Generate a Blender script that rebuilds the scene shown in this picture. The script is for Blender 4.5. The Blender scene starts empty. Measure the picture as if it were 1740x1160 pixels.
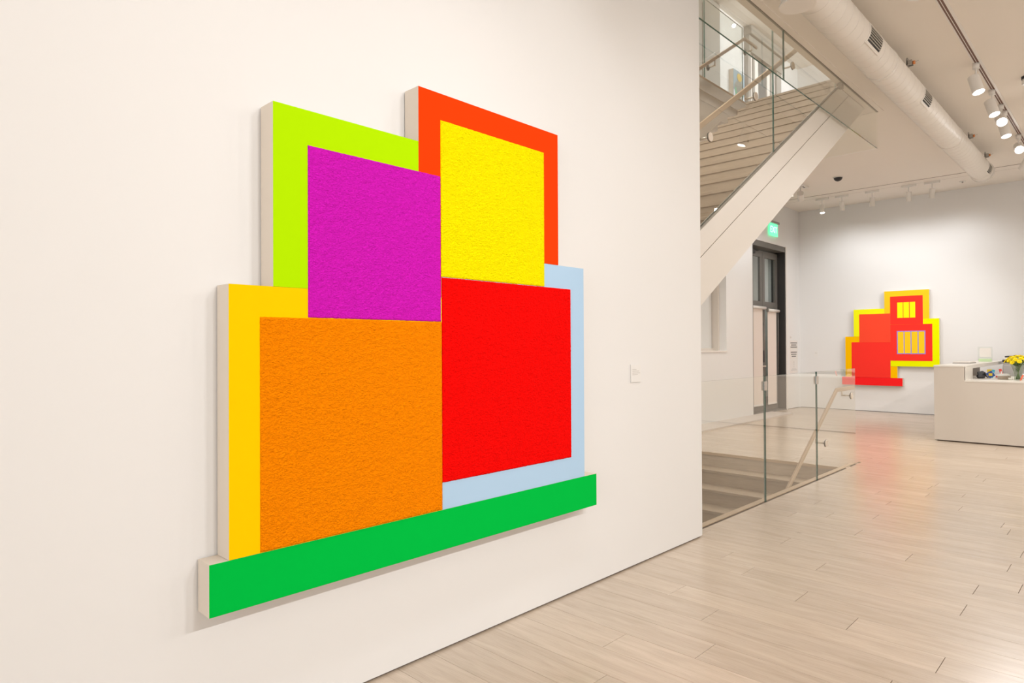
import bpy, bmesh, math, random
from mathutils import Vector, Matrix, noise
random.seed(7)
SC = bpy.context.scene
COL = SC.collection
# ------------------------------------------------------------------ camera
H = 1.37
F_PX, YAW, PITCH, ROLL = 1112.687, 0.767447, 0.0073910, -0.0046586
cy, sy = math.cos(YAW), math.sin(YAW)
fwd = Vector((-sy*math.cos(PITCH), cy*math.cos(PITCH), math.sin(PITCH)))
rt = Vector((cy, sy, 0.0)); up = rt.cross(fwd)
c_, s_ = math.cos(ROLL), math.sin(ROLL)
r2 = rt*c_ + up*s_; u2 = up*c_ - rt*s_
cam_d = bpy.data.cameras.new('camera'); cam = bpy.data.objects.new('camera', cam_d)
COL.objects.link(cam)
cam_d.sensor_width = 36.0; cam_d.lens = F_PX*36.0/1740.0; cam_d.clip_start = 0.05; cam_d.clip_end = 100
M = Matrix((r2, u2, -fwd)).transposed().to_4x4(); M.translation = Vector((0, 0, H))
cam.matrix_world = M
SC.camera = cam
# ------------------------------------------------------------------ world, exposure
w = bpy.data.worlds.new('world'); SC.world = w; w.use_nodes = True
w.node_tree.nodes['Background'].inputs[0].default_value = (0.9, 0.95, 1.0, 1)
w.node_tree.nodes['Background'].inputs[1].default_value = 1.0
vs = SC.view_settings
vs.view_transform = 'Standard'; vs.look = 'None'; vs.gamma = 1.0; vs.use_curve_mapping = False
vs.exposure = -0.25
# ------------------------------------------------------------------ lights
WARM = (1.0, 0.955, 0.89); NEUT = (0.96, 0.98, 1.0)
def area(name, loc, rot, sx, sy_, power, color):
    l = bpy.data.lights.new(name, 'AREA'); l.shape = 'RECTANGLE'; l.size = sx; l.size_y = sy_
    l.energy = power; l.color = color
    o = bpy.data.objects.new(name, l); o.location = loc; o.rotation_euler = rot; COL.objects.link(o); return o
def spot(name, loc, target, power, deg, blend=0.6, rad=0.045, color=NEUT):
    l = bpy.data.lights.new(name, 'SPOT'); l.energy = power; l.spot_size = math.radians(deg); l.spot_blend = blend
    l.shadow_soft_size = rad; l.color = color
    o = bpy.data.objects.new(name, l); o.location = loc
    d = Vector(target)-Vector(loc); o.rotation_euler = d.to_track_quat('-Z', 'Y').to_euler(); COL.objects.link(o); return o
P = math.pi
# soft fill added at unseen rear windows; daylight in the vestibule behind the door
area('rear_fill', (1.2, -5.9, 2.2), (P/2, 0, 0), 5.5, 3.4, 225, (1.0, 0.99, 0.97))
area('vestibule_daylight', (-6.8, 13.3, 3.3), (0, 0, 0), 0.9, 1.6, 14, NEUT)
# upper gallery: fill spots added over the stair opening and along the long wall
for yy in (1.9, 3.2, 4.4):
    spot('upper_stair_fill', (-3.3, yy, 7.3), (-3.3, yy+3.0, 4.4), 400, 110, 0.9, 0.03, WARM)
for yy in (10.2, 11.6, 13.0, 14.0):
    spot('upper_wall_fill', (-2.6, yy, 7.3), (-5.47, yy, 6.4), 180, 130, 0.9, 0.03)
# rows of added fill spots over the gallery, the desk and the stair hall
for yy in (1.0, 3.1, 5.2, 7.3, 9.4):
    spot('gallery_fill', (3.0, yy, 4.05), (1.2, yy, 0), 128, 165, 0.6, 0.035, WARM)
for xx, yy in ((1.2, 10.6), (3.2, 11.4), (1.4, 12.8), (0.8, 8.8)):
    spot('desk_fill', (xx, yy, 4.2), (xx-.8, yy, 0), 125, 160, 0.6, 0.035, WARM)
for yy in (2.4, 4.2, 5.6):
    spot('stair_hall_fill', (-4.85, yy, 4.2), (-4.6, yy+1.5, 0), 75, 160, 0.6, 0.06, WARM)
# track heads off frame that light the big painting
for yy in (0.2, 1.5, 2.7, 4.0, 5.4):
    spot('track_spot_near', (-1.24, yy, 4.05), (-2.29, yy-0.15, 0.9), (21 if yy < 3.5 else 16 if yy < 5 else 5), 95, 0.9, 0.04)
for xx, yy in ((-0.9, 2.2), (-0.7, 3.9)):   # fill spots added to brighten the floor before the painting
    spot('floor_fill', (-1.1, yy, 4.05), (xx, yy, 0), 75, 72, 1.0, 0.04)
for yy, tt in ((1.5, 1.2), (2.7, 2.5)):
    spot('track_spot_far', (3.0, yy, 4.05), (-2.29, tt, 1.2), 235, 50, 0.9, 0.03)
# ------------------------------------------------------------------ materials
MATS = {}
def srgb(r, g, b):
    f = lambda v: (v/255.0/12.92) if v/255.0 <= 0.04045 else ((v/255.0+0.055)/1.055)**2.4
    return (f(r), f(g), f(b), 1.0)
def mat(name, col, rough=0.5, metal=0.0, spec=0.5, bump=0.0, bscale=40.0, emit=None, estr=0.0, var=0.0, vscale=3.0, coat=0.0):
    m = bpy.data.materials.new(name); m.use_nodes = True; nt = m.node_tree; b = nt.nodes['Principled BSDF']
    b.inputs['Base Color'].default_value = col; b.inputs['Roughness'].default_value = rough
    b.inputs['Metallic'].default_value = metal; b.inputs['Specular IOR Level'].default_value = spec
    b.inputs['Coat Weight'].default_value = coat
    tc = nt.nodes.new('ShaderNodeTexCoord')
    if bump > 0:
        n = nt.nodes.new('ShaderNodeTexNoise'); n.inputs['Scale'].default_value = bscale; n.inputs['Detail'].default_value = 4
        bp = nt.nodes.new('ShaderNodeBump'); bp.inputs['Strength'].default_value = bump; bp.inputs['Distance'].default_value = 0.002
        nt.links.new(tc.outputs['Object'], n.inputs['Vector']); nt.links.new(n.outputs['Fac'], bp.inputs['Height']); nt.links.new(bp.outputs['Normal'], b.inputs['Normal'])
    if var > 0:
        n = nt.nodes.new('ShaderNodeTexNoise'); n.inputs['Scale'].default_value = vscale; n.inputs['Detail'].default_value = 3
        mx = nt.nodes.new('ShaderNodeMix'); mx.data_type = 'RGBA'
        mx.inputs[6].default_value = col; mx.inputs[7].default_value = tuple(c*(1-var) for c in col[:3])+(1,)
        nt.links.new(tc.outputs['Object'], n.inputs['Vector']); nt.links.new(n.outputs['Fac'], mx.inputs[0]); nt.links.new(mx.outputs[2], b.inputs['Base Color'])
    if emit:
        b.inputs['Emission Color'].default_value = emit; b.inputs['Emission Strength'].default_value = estr
    MATS[name] = m; return m
mat('wall_paint', (0.795, 0.785, 0.775, 1), 0.6, bump=0.05, bscale=120, spec=0.3)
mat('ceiling_paint', (0.88, 0.82, 0.75, 1), 0.75, bump=0.05, bscale=60, spec=0.2)
mat('white_metal', (0.80, 0.77, 0.73, 1), 0.35, bump=0.02, bscale=30)
mat('stair_white', (0.78, 0.735, 0.68, 1), 0.5, bump=0.03, bscale=30)
mat('canvas_side', (0.68, 0.60, 0.51, 1), 0.8, bump=0.15, bscale=500)
mat('dark_gap', (0.16, 0.12, 0.09, 1), 0.8, bump=0.05)
mat('slot_brown', (0.16, 0.075, 0.05, 1), 0.5, bump=0.05)
mat('frame_grey', (0.165, 0.155, 0.14, 1), 0.45, bump=0.04, bscale=50, var=0.15)
mat('frame_dark', (0.03, 0.028, 0.027, 1), 0.5, bump=0.04)
mat('upper_grey', (0.33, 0.30, 0.26, 1), 0.5, bump=0.04, var=0.1)
mat('shade_fabric', (0.78, 0.70, 0.64, 1), 0.9, bump=0.1, bscale=400)
mat('rail_bronze', (0.50, 0.37, 0.255, 1), 0.4, 0.0, 0.6, bump=0.03, bscale=60)
mat('disc_metal', (0.72, 0.64, 0.55, 1), 0.35, 0.35, bump=0.02)
mat('clip_metal', (0.62, 0.58, 0.54, 1), 0.3, 0.8, bump=0.02)
mat('rubber', (0.03, 0.03, 0.03, 1), 0.6, bump=0.05)
mat('vent_dark', (0.045, 0.04, 0.04, 1), 0.6, bump=0.05)
mat('vent_slat', (0.50, 0.47, 0.42, 1), 0.4, 0.3, bump=0.05)
mat('duct_paint', (0.83, 0.785, 0.73, 1), 0.45, bump=0.06, bscale=12)
mat('copper', (0.70, 0.25, 0.08, 1), 0.35, 0.5, bump=0.05)
mat('steel', (0.45, 0.43, 0.40, 1), 0.35, 0.9, bump=0.05)
mat('desk_paint', (0.66, 0.595, 0.525, 1), 0.5, bump=0.03, bscale=20)
mat('desk_top', (0.78, 0.74, 0.68, 1), 0.3, bump=0.02, bscale=20)
mat('stone_strip', (0.64, 0.575, 0.525, 1), 0.5, bump=0.1, var=0.12, vscale=6)
mat('lamp_face', (1, 1, 1, 1), 0.4, emit=(1, 0.98, 0.95, 1), estr=14.0)
mat('exit_green', (0.2, 0.9, 0.5, 1), 0.4, emit=(0.16, 1.0, 0.5, 1), estr=1.1, var=0.1)
mat('exit_text', (0.9, 1, 0.95, 1), 0.4, emit=(0.7, 1.0, 0.85, 1), estr=1.2)
mat('paper', (0.78, 0.74, 0.70, 1), 0.8, bump=0.03)
mat('paper_white', (0.80, 0.785, 0.765, 1), 0.8, bump=0.03)
mat('ink_grey', (0.20, 0.185, 0.175, 1), 0.8, bump=0.02)
mat('ink_faint', (0.62, 0.60, 0.57, 1), 0.8, bump=0.02)
mat('black_plastic', (0.025, 0.025, 0.028, 1), 0.45, bump=0.05)
mat('dark_bag', (0.045, 0.045, 0.05, 1), 0.7, bump=0.3, bscale=60)
mat('grey_fabric', (0.45, 0.43, 0.42, 1), 0.9, bump=0.3, bscale=300)
mat('petal', (1.0, 0.80, 0.0, 1), 0.6, bump=0.1, bscale=60, var=0.12, vscale=30)
mat('stem', (0.10, 0.20, 0.03, 1), 0.5, bump=0.1, var=0.3, vscale=30)
mat('card_blue', (0.03, 0.09, 0.35, 1), 0.5, var=0.3, vscale=20)
mat('card_yellow', (0.85, 0.60, 0.03, 1), 0.5, var=0.2, vscale=20)
mat('card_red', (0.75, 0.08, 0.06, 1), 0.5, var=0.2, vscale=20)
mat('card_teal', (0.05, 0.45, 0.6, 1), 0.5, var=0.2, vscale=20)
mat('marker_red', (0.95, 0.14, 0.06, 1), 0.4, var=0.1)  # plain orange-red of the marker barrel
mat('box_brown', (0.45, 0.37, 0.29, 1), 0.8, bump=0.2, var=0.4, vscale=30)
mat('edge_green', (0.035, 0.125, 0.10, 1), 0.15, spec=0.8, bump=0.01)
mat('niche_panel', (0.70, 0.69, 0.67, 1), 0.7, bump=0.02)
mat('sill_grey', (0.68, 0.62, 0.56, 1), 0.6, bump=0.02)
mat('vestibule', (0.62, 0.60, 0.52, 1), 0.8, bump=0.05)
mat('kerb_wood', srgb(205, 180, 152), 0.4, bump=0.05)
# painting colours (the paint's own reflectance)
PC = dict(paint_green=(0.0, 0.50, 0.055, 1), paint_gold=(0.95, 0.585, 0.0, 1), paint_lime=(0.44, 0.79, 0.0, 1), paint_redorange=(0.97, 0.05, 0.002, 1),
          paint_blue=(0.43, 0.61, 0.80, 1), relief_orange=(1.0, 0.265, 0.0, 1), relief_magenta=(0.68, 0.013, 0.53, 1), relief_yellow=(1.0, 0.88, 0.0, 1), relief_red=(1.0, 0.003, 0.002, 1),
          far_red=(0.95, 0.04, 0.028, 1), far_orange_red=(0.96, 0.075, 0.035, 1), far_gold=(0.97, 0.60, 0.02, 1), far_amber=(0.97, 0.52, 0.0, 1), far_lemon=(0.93, 0.93, 0.01, 1), far_chartreuse=(0.84, 0.90, 0.0, 1), far_violet=(0.27, 0.27, 0.85, 1), far_base=(0.95, 0.018, 0.02, 1))
for k, v in PC.items():
    rel = k.startswith('relief')
    m_ = mat(k, v, 0.75, spec=0.03, bump=1.0 if rel else 0.04, bscale=165 if rel else 200)
    if rel:
        for n_ in m_.node_tree.nodes:
            if n_.type == 'BUMP': n_.inputs['Distance'].default_value = 0.0095
            if n_.type == 'TEX_NOISE':
                n_.inputs['Detail'].default_value = 2.0; n_.inputs['Distortion'].default_value = 0.6
                mp_ = m_.node_tree.nodes.new('ShaderNodeMapping'); mp_.inputs['Scale'].default_value = (1, 0.8, 1.25)
                l0 = n_.inputs['Vector'].links[0].from_socket; m_.node_tree.links.new(l0, mp_.inputs[0]); m_.node_tree.links.new(mp_.outputs[0], n_.inputs['Vector'])

def glass_mat(name, tint):
    m = bpy.data.materials.new(name); m.use_nodes = True; nt = m.node_tree
    nt.nodes.remove(nt.nodes['Principled BSDF']); out = nt.nodes['Material Output']
    t = nt.nodes.new('ShaderNodeBsdfTransparent'); t.inputs[0].default_value = tint
    g = nt.nodes.new('ShaderNodeBsdfGlossy'); g.inputs['Roughness'].default_value = 0.0; g.inputs[0].default_value = (1, 1, 1, 1)
    fr = nt.nodes.new('ShaderNodeFresnel'); fr.inputs[0].default_value = 1.5
    ge = nt.nodes.new('ShaderNodeNewGeometry')
    mu = nt.nodes.new('ShaderNodeMath'); mu.operation = 'MULTIPLY'
    inv = nt.nodes.new('ShaderNodeMath'); inv.operation = 'SUBTRACT'; inv.inputs[0].default_value = 1.0
    nt.links.new(ge.outputs['Backfacing'], inv.inputs[1]); nt.links.new(fr.outputs[0], mu.inputs[0]); nt.links.new(inv.outputs[0], mu.inputs[1])
    mul2 = nt.nodes.new('ShaderNodeMath'); mul2.operation = 'MULTIPLY'; mul2.inputs[1].default_value = 1.7; mul2.use_clamp = True
    nt.links.new(mu.outputs[0], mul2.inputs[0])
    mx = nt.nodes.new('ShaderNodeMixShader'); nt.links.new(mul2.outputs[0], mx.inputs[0]); nt.links.new(t.outputs[0], mx.inputs[1]); nt.links.new(g.outputs[0], mx.inputs[2])
    nt.links.new(mx.outputs[0], out.inputs[0]); MATS[name] = m
glass_mat('glass', (0.985, 0.993, 0.98, 1))
glass_mat('door_glass', (0.93, 0.96, 0.94, 1))
glass_mat('clear_glass', (0.97, 0.985, 0.97, 1)); glass_mat('vase_glass', (0.74, 0.80, 0.72, 1))

def wood(name, light, dark, axis='X', rough=0.33, planks=True, spec=0.5):
    m = bpy.data.materials.new(name); m.use_nodes = True; nt = m.node_tree; L = nt.links; b = nt.nodes['Principled BSDF']
    ge = nt.nodes.new('ShaderNodeNewGeometry'); oi = nt.nodes.new('ShaderNodeObjectInfo'); at = nt.nodes.new('ShaderNodeAttribute'); at.attribute_name = 'tone'
    ad = nt.nodes.new('ShaderNodeMath'); ad.operation = 'ADD'; L.new(oi.outputs['Random'], ad.inputs[0]); L.new(at.outputs['Fac'], ad.inputs[1])
    fr = nt.nodes.new('ShaderNodeMath'); fr.operation = 'FRACT'; L.new(ad.outputs[0], fr.inputs[0])
    # shift the grain from plank to plank
    cm = nt.nodes.new('ShaderNodeCombineXYZ'); k = nt.nodes.new('ShaderNodeMath'); k.operation = 'MULTIPLY'; k.inputs[1].default_value = 37.0; L.new(fr.outputs[0], k.inputs[0])
    L.new(k.outputs[0], cm.inputs[0]); L.new(k.outputs[0], cm.inputs[2])
    va = nt.nodes.new('ShaderNodeVectorMath'); va.operation = 'ADD'; L.new(ge.outputs['Position'], va.inputs[0]); L.new(cm.outputs[0], va.inputs[1])
    mp = nt.nodes.new('ShaderNodeMapping'); mp.inputs['Scale'].default_value = (2.2, 17, 17); L.new(va.outputs[0], mp.inputs[0])
    n = nt.nodes.new('ShaderNodeTexNoise'); n.inputs['Scale'].default_value = 1.0; n.inputs['Detail'].default_value = 7; n.inputs['Roughness'].default_value = 0.62; n.inputs['Distortion'].default_value = 0.6; L.new(mp.outputs[0], n.inputs['Vector'])
    mp2 = nt.nodes.new('ShaderNodeMapping'); mp2.inputs['Scale'].default_value = (6, 240, 240); L.new(va.outputs[0], mp2.inputs[0])
    n2 = nt.nodes.new('ShaderNodeTexNoise'); n2.inputs['Scale'].default_value = 1.0; n2.inputs['Detail'].default_value = 2; L.new(mp2.outputs[0], n2.inputs['Vector'])
    cr = nt.nodes.new('ShaderNodeValToRGB'); cr.color_ramp.elements[0].position = 0.30; cr.color_ramp.elements[0].color = dark; cr.color_ramp.elements[1].position = 0.66; cr.color_ramp.elements[1].color = light
    L.new(n.outputs['Fac'], cr.inputs[0])
    # fine pores
    r2_ = nt.nodes.new('ShaderNodeMapRange'); r2_.inputs[1].default_value = 0.30; r2_.inputs[2].default_value = 0.5; r2_.inputs[3].default_value = 0.90; r2_.inputs[4].default_value = 1.0; L.new(n2.outputs['Fac'], r2_.inputs[0])
    # plank tone
    r3 = nt.nodes.new('ShaderNodeMapRange'); r3.inputs[3].default_value = 0.93 if planks else 0.96; r3.inputs[4].default_value = 1.03 if planks else 1.02; L.new(fr.outputs[0], r3.inputs[0])
    mm = nt.nodes.new('ShaderNodeMath'); mm.operation = 'MULTIPLY'; L.new(r2_.outputs[0], mm.inputs[0]); L.new(r3.outputs[0], mm.inputs[1])
    # knots
    mp3 = nt.nodes.new('ShaderNodeMapping'); mp3.inputs['Scale'].default_value = (1.1, 2.2, 1); L.new(va.outputs[0], mp3.inputs[0])
    vo = nt.nodes.new('ShaderNodeTexVoronoi'); vo.inputs['Scale'].default_value = 1.0; L.new(mp3.outputs[0], vo.inputs['Vector'])
    kr = nt.nodes.new('ShaderNodeMapRange'); kr.inputs[1].default_value = 0.012; kr.inputs[2].default_value = 0.03; kr.inputs[3].default_value = 0.62; kr.inputs[4].default_value = 1.0; L.new(vo.outputs['Distance'], kr.inputs[0])
    m2 = nt.nodes.new('ShaderNodeMath'); m2.operation = 'MULTIPLY'; L.new(mm.outputs[0], m2.inputs[0]); L.new(kr.outputs[0], m2.inputs[1])
    vs_ = nt.nodes.new('ShaderNodeVectorMath'); vs_.operation = 'SCALE'; L.new(cr.outputs[0], vs_.inputs[0]); L.new(m2.outputs[0], vs_.inputs['Scale'])
    L.new(vs_.outputs[0], b.inputs['Base Color'])
    b.inputs['Roughness'].default_value = rough; b.inputs['Specular IOR Level'].default_value = spec
    bp = nt.nodes.new('ShaderNodeBump'); bp.inputs['Strength'].default_value = 0.08; bp.inputs['Distance'].default_value = 0.001; L.new(n2.outputs['Fac'], bp.inputs['Height']); L.new(bp.outputs[0], b.inputs['Normal'])
    MATS[name] = m
wood('floor_wood', (0.60, 0.495, 0.395, 1), (0.50, 0.405, 0.31, 1), rough=0.25, spec=0.85)
wood('stair_wood', (0.44, 0.345, 0.25, 1), (0.385, 0.295, 0.21, 1), planks=False, rough=0.45)

# ------------------------------------------------------------------ helpers
def nb(): return bmesh.new()
def box(bm, x0, x1, y0, y1, z0, z1, mi=0, facemat=None):
    v = [bm.verts.new((x, y, z)) for x in (x0, x1) for y in (y0, y1) for z in (z0, z1)]
    # order: 000 001 010 011 100 101 110 111
    fs = dict(nx=(0, 1, 3, 2), px=(4, 6, 7, 5), ny=(0, 4, 5, 1), py=(2, 3, 7, 6), nz=(0, 2, 6, 4), pz=(1, 5, 7, 3))
    for k, f in fs.items():
        fc = bm.faces.new([v[i] for i in f]); fc.material_index = (facemat or {}).get(k, mi)
    return v
def frame_axes(d):
    d = d.normalized(); a = Vector((0, 0, 1)) if abs(d.z) < 0.95 else Vector((0, 1, 0))
    u = a.cross(d).normalized(); v = d.cross(u); return u, v
def cyl(bm, a, b, r0, r1=None, n=24, mi=0, cap=True, capmi=None, smooth=True):
    a = Vector(a); b = Vector(b); r1 = r0 if r1 is None else r1; u, v = frame_axes(b-a)
    A = [bm.verts.new(a+(u*math.cos(2*P*i/n)+v*math.sin(2*P*i/n))*r0) for i in range(n)]
    B = [bm.verts.new(b+(u*math.cos(2*P*i/n)+v*math.sin(2*P*i/n))*r1) for i in range(n)]
    for i in range(n):
        f = bm.faces.new((A[i], A[(i+1) % n], B[(i+1) % n], B[i])); f.material_index = mi; f.smooth = smooth
    if cap:
        f = bm.faces.new(A[::-1]); f.material_index = mi
        f = bm.faces.new(B); f.material_index = mi if capmi is None else capmi
def bar(bm, pts, wx, h, mi=0):
    """rectangular bar swept along pts lying in a plane x = const: wx across x, h across the path"""
    rings = []
    for i, p in enumerate(pts):
        p = Vector(p)
        d0 = (Vector(pts[i])-Vector(pts[i-1])).normalized() if i > 0 else None
        d1 = (Vector(pts[i+1])-Vector(pts[i])).normalized() if i < len(pts)-1 else None
        d = (d0 or d1) if not (d0 and d1) else (d0+d1).normalized()
        nrm = Vector((0, -d.z, d.y)); k = 1.0
        if d0 and d1: k = 1/max(0.3, d.dot(d0))
        o = nrm*(h/2*k)
        rings.append([bm.verts.new(p+Vector((sx*wx/2, 0, 0))+o*sz) for sx, sz in ((-1, -1), (1, -1), (1, 1), (-1, 1))])
    for a, b in zip(rings, rings[1:]):
        for i in range(4):
            f = bm.faces.new((a[i], a[(i+1) % 4], b[(i+1) % 4], b[i])); f.material_index = mi
    bm.faces.new(rings[0][::-1]); bm.faces.new(rings[-1])
def prism_x(bm, poly, x0, x1, mi=0):
    """polygon of (y, z) extruded along x"""
    A = [bm.verts.new((x0, y, z)) for y, z in poly]; B = [bm.verts.new((x1, y, z)) for y, z in poly]; n = len(poly)
    f = bm.faces.new(A); f.material_index = mi; f = bm.faces.new(B[::-1]); f.material_index = mi
    for i in range(n):
        f = bm.faces.new((A[i], B[i], B[(i+1) % n], A[(i+1) % n])); f.material_index = mi
def bevel(bm, w=0.002, seg=1):
    bmesh.ops.bevel(bm, geom=bm.edges[:], offset=w, segments=seg, affect='EDGES', profile=0.5)
def finish(bm, recalc=True):
    if recalc: bmesh.ops.recalc_face_normals(bm, faces=bm.faces[:])
def obj(name, bm, mats, parent=None, recalc=True, keep_origin=False):
    finish(bm, recalc)
    me = bpy.data.meshes.new(name)
    vs_ = [v.co for v in bm.verts]
    org = Vector((0, 0, 0))
    if vs_ and not keep_origin:
        xs = [v.x for v in vs_]; ys = [v.y for v in vs_]; zs = [v.z for v in vs_]
        org = Vector(((min(xs)+max(xs))/2, (min(ys)+max(ys))/2, min(zs)))
        bmesh.ops.translate(bm, verts=bm.verts, vec=-org)
    bm.to_mesh(me); bm.free()
    for m in ([mats] if isinstance(mats, str) else mats): me.materials.append(MATS[m])
    o = bpy.data.objects.new(name, me); COL.objects.link(o)
    if parent is not None:
        o.parent = parent; o.location = org-world_loc(parent)
    else: o.location = org
    return o
def world_loc(o):
    l = Vector(o.location)
    while o.parent is not None:
        o = o.parent; l += Vector(o.location)
    return l
def thing(name, label, cat, loc, group=None):
    o = bpy.data.objects.new(name, None); COL.objects.link(o); o.location = loc; o.empty_display_size = 0.1
    o['label'] = label; o['category'] = cat
    if group: o['group'] = group
    return o
def tag(o, label, cat, group=None):
    o['label'] = label; o['category'] = cat
    if group: o['group'] = group
    return o
def part(name, parent, mats, *boxes, bev=0.0, label=None):
    bm = nb()
    for b in boxes: box(bm, *b)
    if bev: finish(bm); bevel(bm, bev)
    o = obj(name, bm, mats, parent)
    if label: o['label'] = label
    return o
def struct(name, mats, *boxes, parent=None, bev=0.0):
    o = part(name, parent, mats, *boxes, bev=bev)
    o['kind'] = 'structure'; return o

# ------------------------------------------------------------------ dimensions
XW = -2.287          # face of the near wall on the left
XWB = -2.47          # its back
YE = 4.325           # its free end
XD = -5.47           # far left wall with the door
YF = 14.82           # far wall
XR = 4.6; YB = -6.0  # right and rear walls (off frame)
ZC = 4.31            # gallery ceiling
ZU = 4.76            # upper floor level
ZUC = 7.47           # upper ceiling
XG = -2.40           # lower glass guard / smoke curtain plane
XS = -2.48           # outer face of the staircase
XL = -3.99           # inner left face of the stair
SL = 0.622
RISE, RUN = ZU/27, ZU/27/SL
YT = 8.84            # nosing of the top step
YD = 7.825           # edge of the floor at the head of the flight going down
XDL = -4.45          # left side of the lower well

# ------------------------------------------------------------------ setting: walls
def shell_wall(name, *boxes): return struct(name, 'wall_paint', *boxes)
GAP = 0.011
wl = shell_wall('wall_left', (XWB, XW, YB, YE, GAP, ZC))
struct('gap_shade_left', 'dark_gap', (XWB+.01, XW-0.012, YB, YE-0.012, 0.0, GAP+.002))  # dark strip painted as the shade in the gap under the wall
# far left wall with door and window openings
DY0, DY1, DZ = 12.42, 14.075, 3.45
WY0, WY1, WZ0, WZ1 = 8.9, 11.3, 1.268, 3.3
T = 0.55
shell_wall('wall_entrance', (XD-T, XD, 1.0, WY0, GAP, ZC), (XD-T, XD, WY0, WY1, GAP, WZ0), (XD-T, XD, WY0, WY1, WZ1, ZC), (XD-T, XD, WY1, DY0, GAP, ZC),
           (XD-T, XD, DY0, DY1, DZ, ZC), (XD-T, XD, DY1, YF, GAP, ZC))
struct('gap_shade_entrance', 'dark_gap', (XD-.3, XD-0.01, 1.0, DY0, 0, GAP+.002), (XD-.3, XD-0.01, DY1, YF, 0, GAP+.002))  # dark-painted shade of the wall gap, broken at the door
shell_wall('wall_far', (XD-T, XR+.3, YF, YF+.3, GAP, ZC))
struct('gap_shade_far', 'dark_gap', (XD, XR, YF+0.01, YF+.2, 0, GAP+.002))  # same painted shade in the gap under the far wall
shell_wall('wall_right', (XR, XR+.3, YB, YF, 0, ZC))
shell_wall('wall_rear', (XWB, -1.8, YB-.3, YB, 0, ZC), (4.2, XR+.3, YB-.3, YB, 0, ZC), (-1.8, 4.2, YB-.3, YB, 0, 0.4), (-1.8, 4.2, YB-.3, YB, 3.95, ZC))
shell_wall('wall_stair_back', (XD-T, XWB, 0.7, 1.0, 0, ZC))
# upper storey
shell_wall('wall_upper_entrance', (XD-T, XD, 0.7, YF+.3, ZU, ZUC))
shell_wall('wall_upper_far', (XD, XR+.3, YF, YF+.3, ZU, ZUC))
shell_wall('wall_upper_right', (XR, XR+.3, 0.7, YF, ZU, ZUC))
shell_wall('wall_upper_back', (XD, XR, 0.7, 1.0, ZU, ZUC))
struct('ceiling_upper', 'ceiling_paint', (XD-T, XR+.3, 0.7, YF+.3, ZUC, ZUC+.1))
# gallery ceiling slab with the stair opening
OY0, OY1 = 2.2, YT
XO = XG-0.075
struct('ceiling', 'ceiling_paint', (XO, XR+.3, YB-.3, YF+.3, ZC, ZU-.03), (XD-T, XL, .7, YF+.3, ZC, ZU-.03), (XL, XO, .7, OY0, ZC, ZU-.03), (XL, XO, OY1+.02, YF+.3, ZC, ZU-.03), (XWB, XO, YB-.3, .7, ZC, ZU-.03))
struct('floor_upper', 'floor_wood', (XO, XR, 1.0, YF, ZU-.03, ZU), (XD, XL, 1.0, YF, ZU-.03, ZU), (XL, XO, OY1+.02, YF, ZU-.03, ZU), (XL, XO, 1.0, OY0, ZU-.03, ZU))
struct('trim_1', 'kerb_wood', (XL-.02, XL+.012, OY0, OY1, ZU-.03, ZU+.004))      # wooden edge of the upper floor
struct('trim_2', 'ceiling_paint', (XG+.018, XG+.075, OY0, 9.16, ZC-.008, ZC+.01))  # flush clamp trim of the smoke curtain
struct('trim_3', 'upper_grey', (XG-.010, XG+.011, OY0, 9.16, ZC-.004, ZC+.01))

# ------------------------------------------------------------------ floor: base, planks
flo = struct('floor', 'floor_wood', (XWB, XR, YB, 2.2, -.30, -.012), (XG-.052, XR, 2.2, YF, -.30, -.012), (XD-T, XG-.052, YD, YF, -.30, -.012), (XD-T, XDL, 1.0, YD, -.30, -.012))
PW, Y0 = 0.1905, 3.385
known = {4: [-1.448], 1: [-1.355], 0: [-1.043], -1: [-.637, -1.895], 5: [-.687], 7: [-1.1], 9: [-1.51], 12: [-1.547], 15: [-1.6], 17: [-1.785], 18: [-1.427], 16: [-1.113], 14: [-.78],
         2: [-1.742], 6: [-1.815], 11: [-1.83], -2: [-1.6], 3: [-1.97], -4: [-1.427], 13: [-2.055], 10: [-.583], -5: [-1.784], -3: [-0.75]}
planks = []
rp = random.Random(11)
def joints(k, xa, xb):
    js = list(known.get(k, [])); 
    if not js: js = [xa+rp.uniform(0.2, 2.0)]
    lo = min(js); hi = max(js)
    while lo > xa: lo -= rp.uniform(1.15, 2.1); js.append(lo)
    while hi < xb: hi += rp.uniform(1.15, 2.1); js.append(hi)
    return sorted(js)
g = 0.0009
for k in range(-50, 61):
    ya, yb = Y0+PW*k, Y0+PW*(k+1)
    if ya > YF: break
    yb = min(yb, YF-0.002)
    if yb < YB+.05: continue
    ya = max(ya, YB)
    if yb <= 1.2: xa, xb = XW-.1, XR
    elif yb <= YD+.1: xa, xb = (XW-.1 if yb <= YE+.1 else XG+.017), XR
    else: xa, xb = XD-.02, XR
    if ya < YD < yb:      # row cut by the edge of the well
        segs = [(XG+.017, XR, ya, yb), (XD-.02, XG+.016, YD-.012, yb)]
    elif yb > YD and ya < 8.16: segs = [(XD-.02, XG-.012, ya, yb), (XG+.017, XR, ya, yb)]
    else: segs = [(xa, xb, ya, yb)]
    js = joints(k, -6, XR)
    for sa, sb, y_a, y_b in segs:
        cuts = [sa]+[j for j in js if sa+.05 < j < sb-.05]+[sb]
        for a, b in zip(cuts, cuts[1:]): planks.append((a, b, y_a, y_b))
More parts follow.
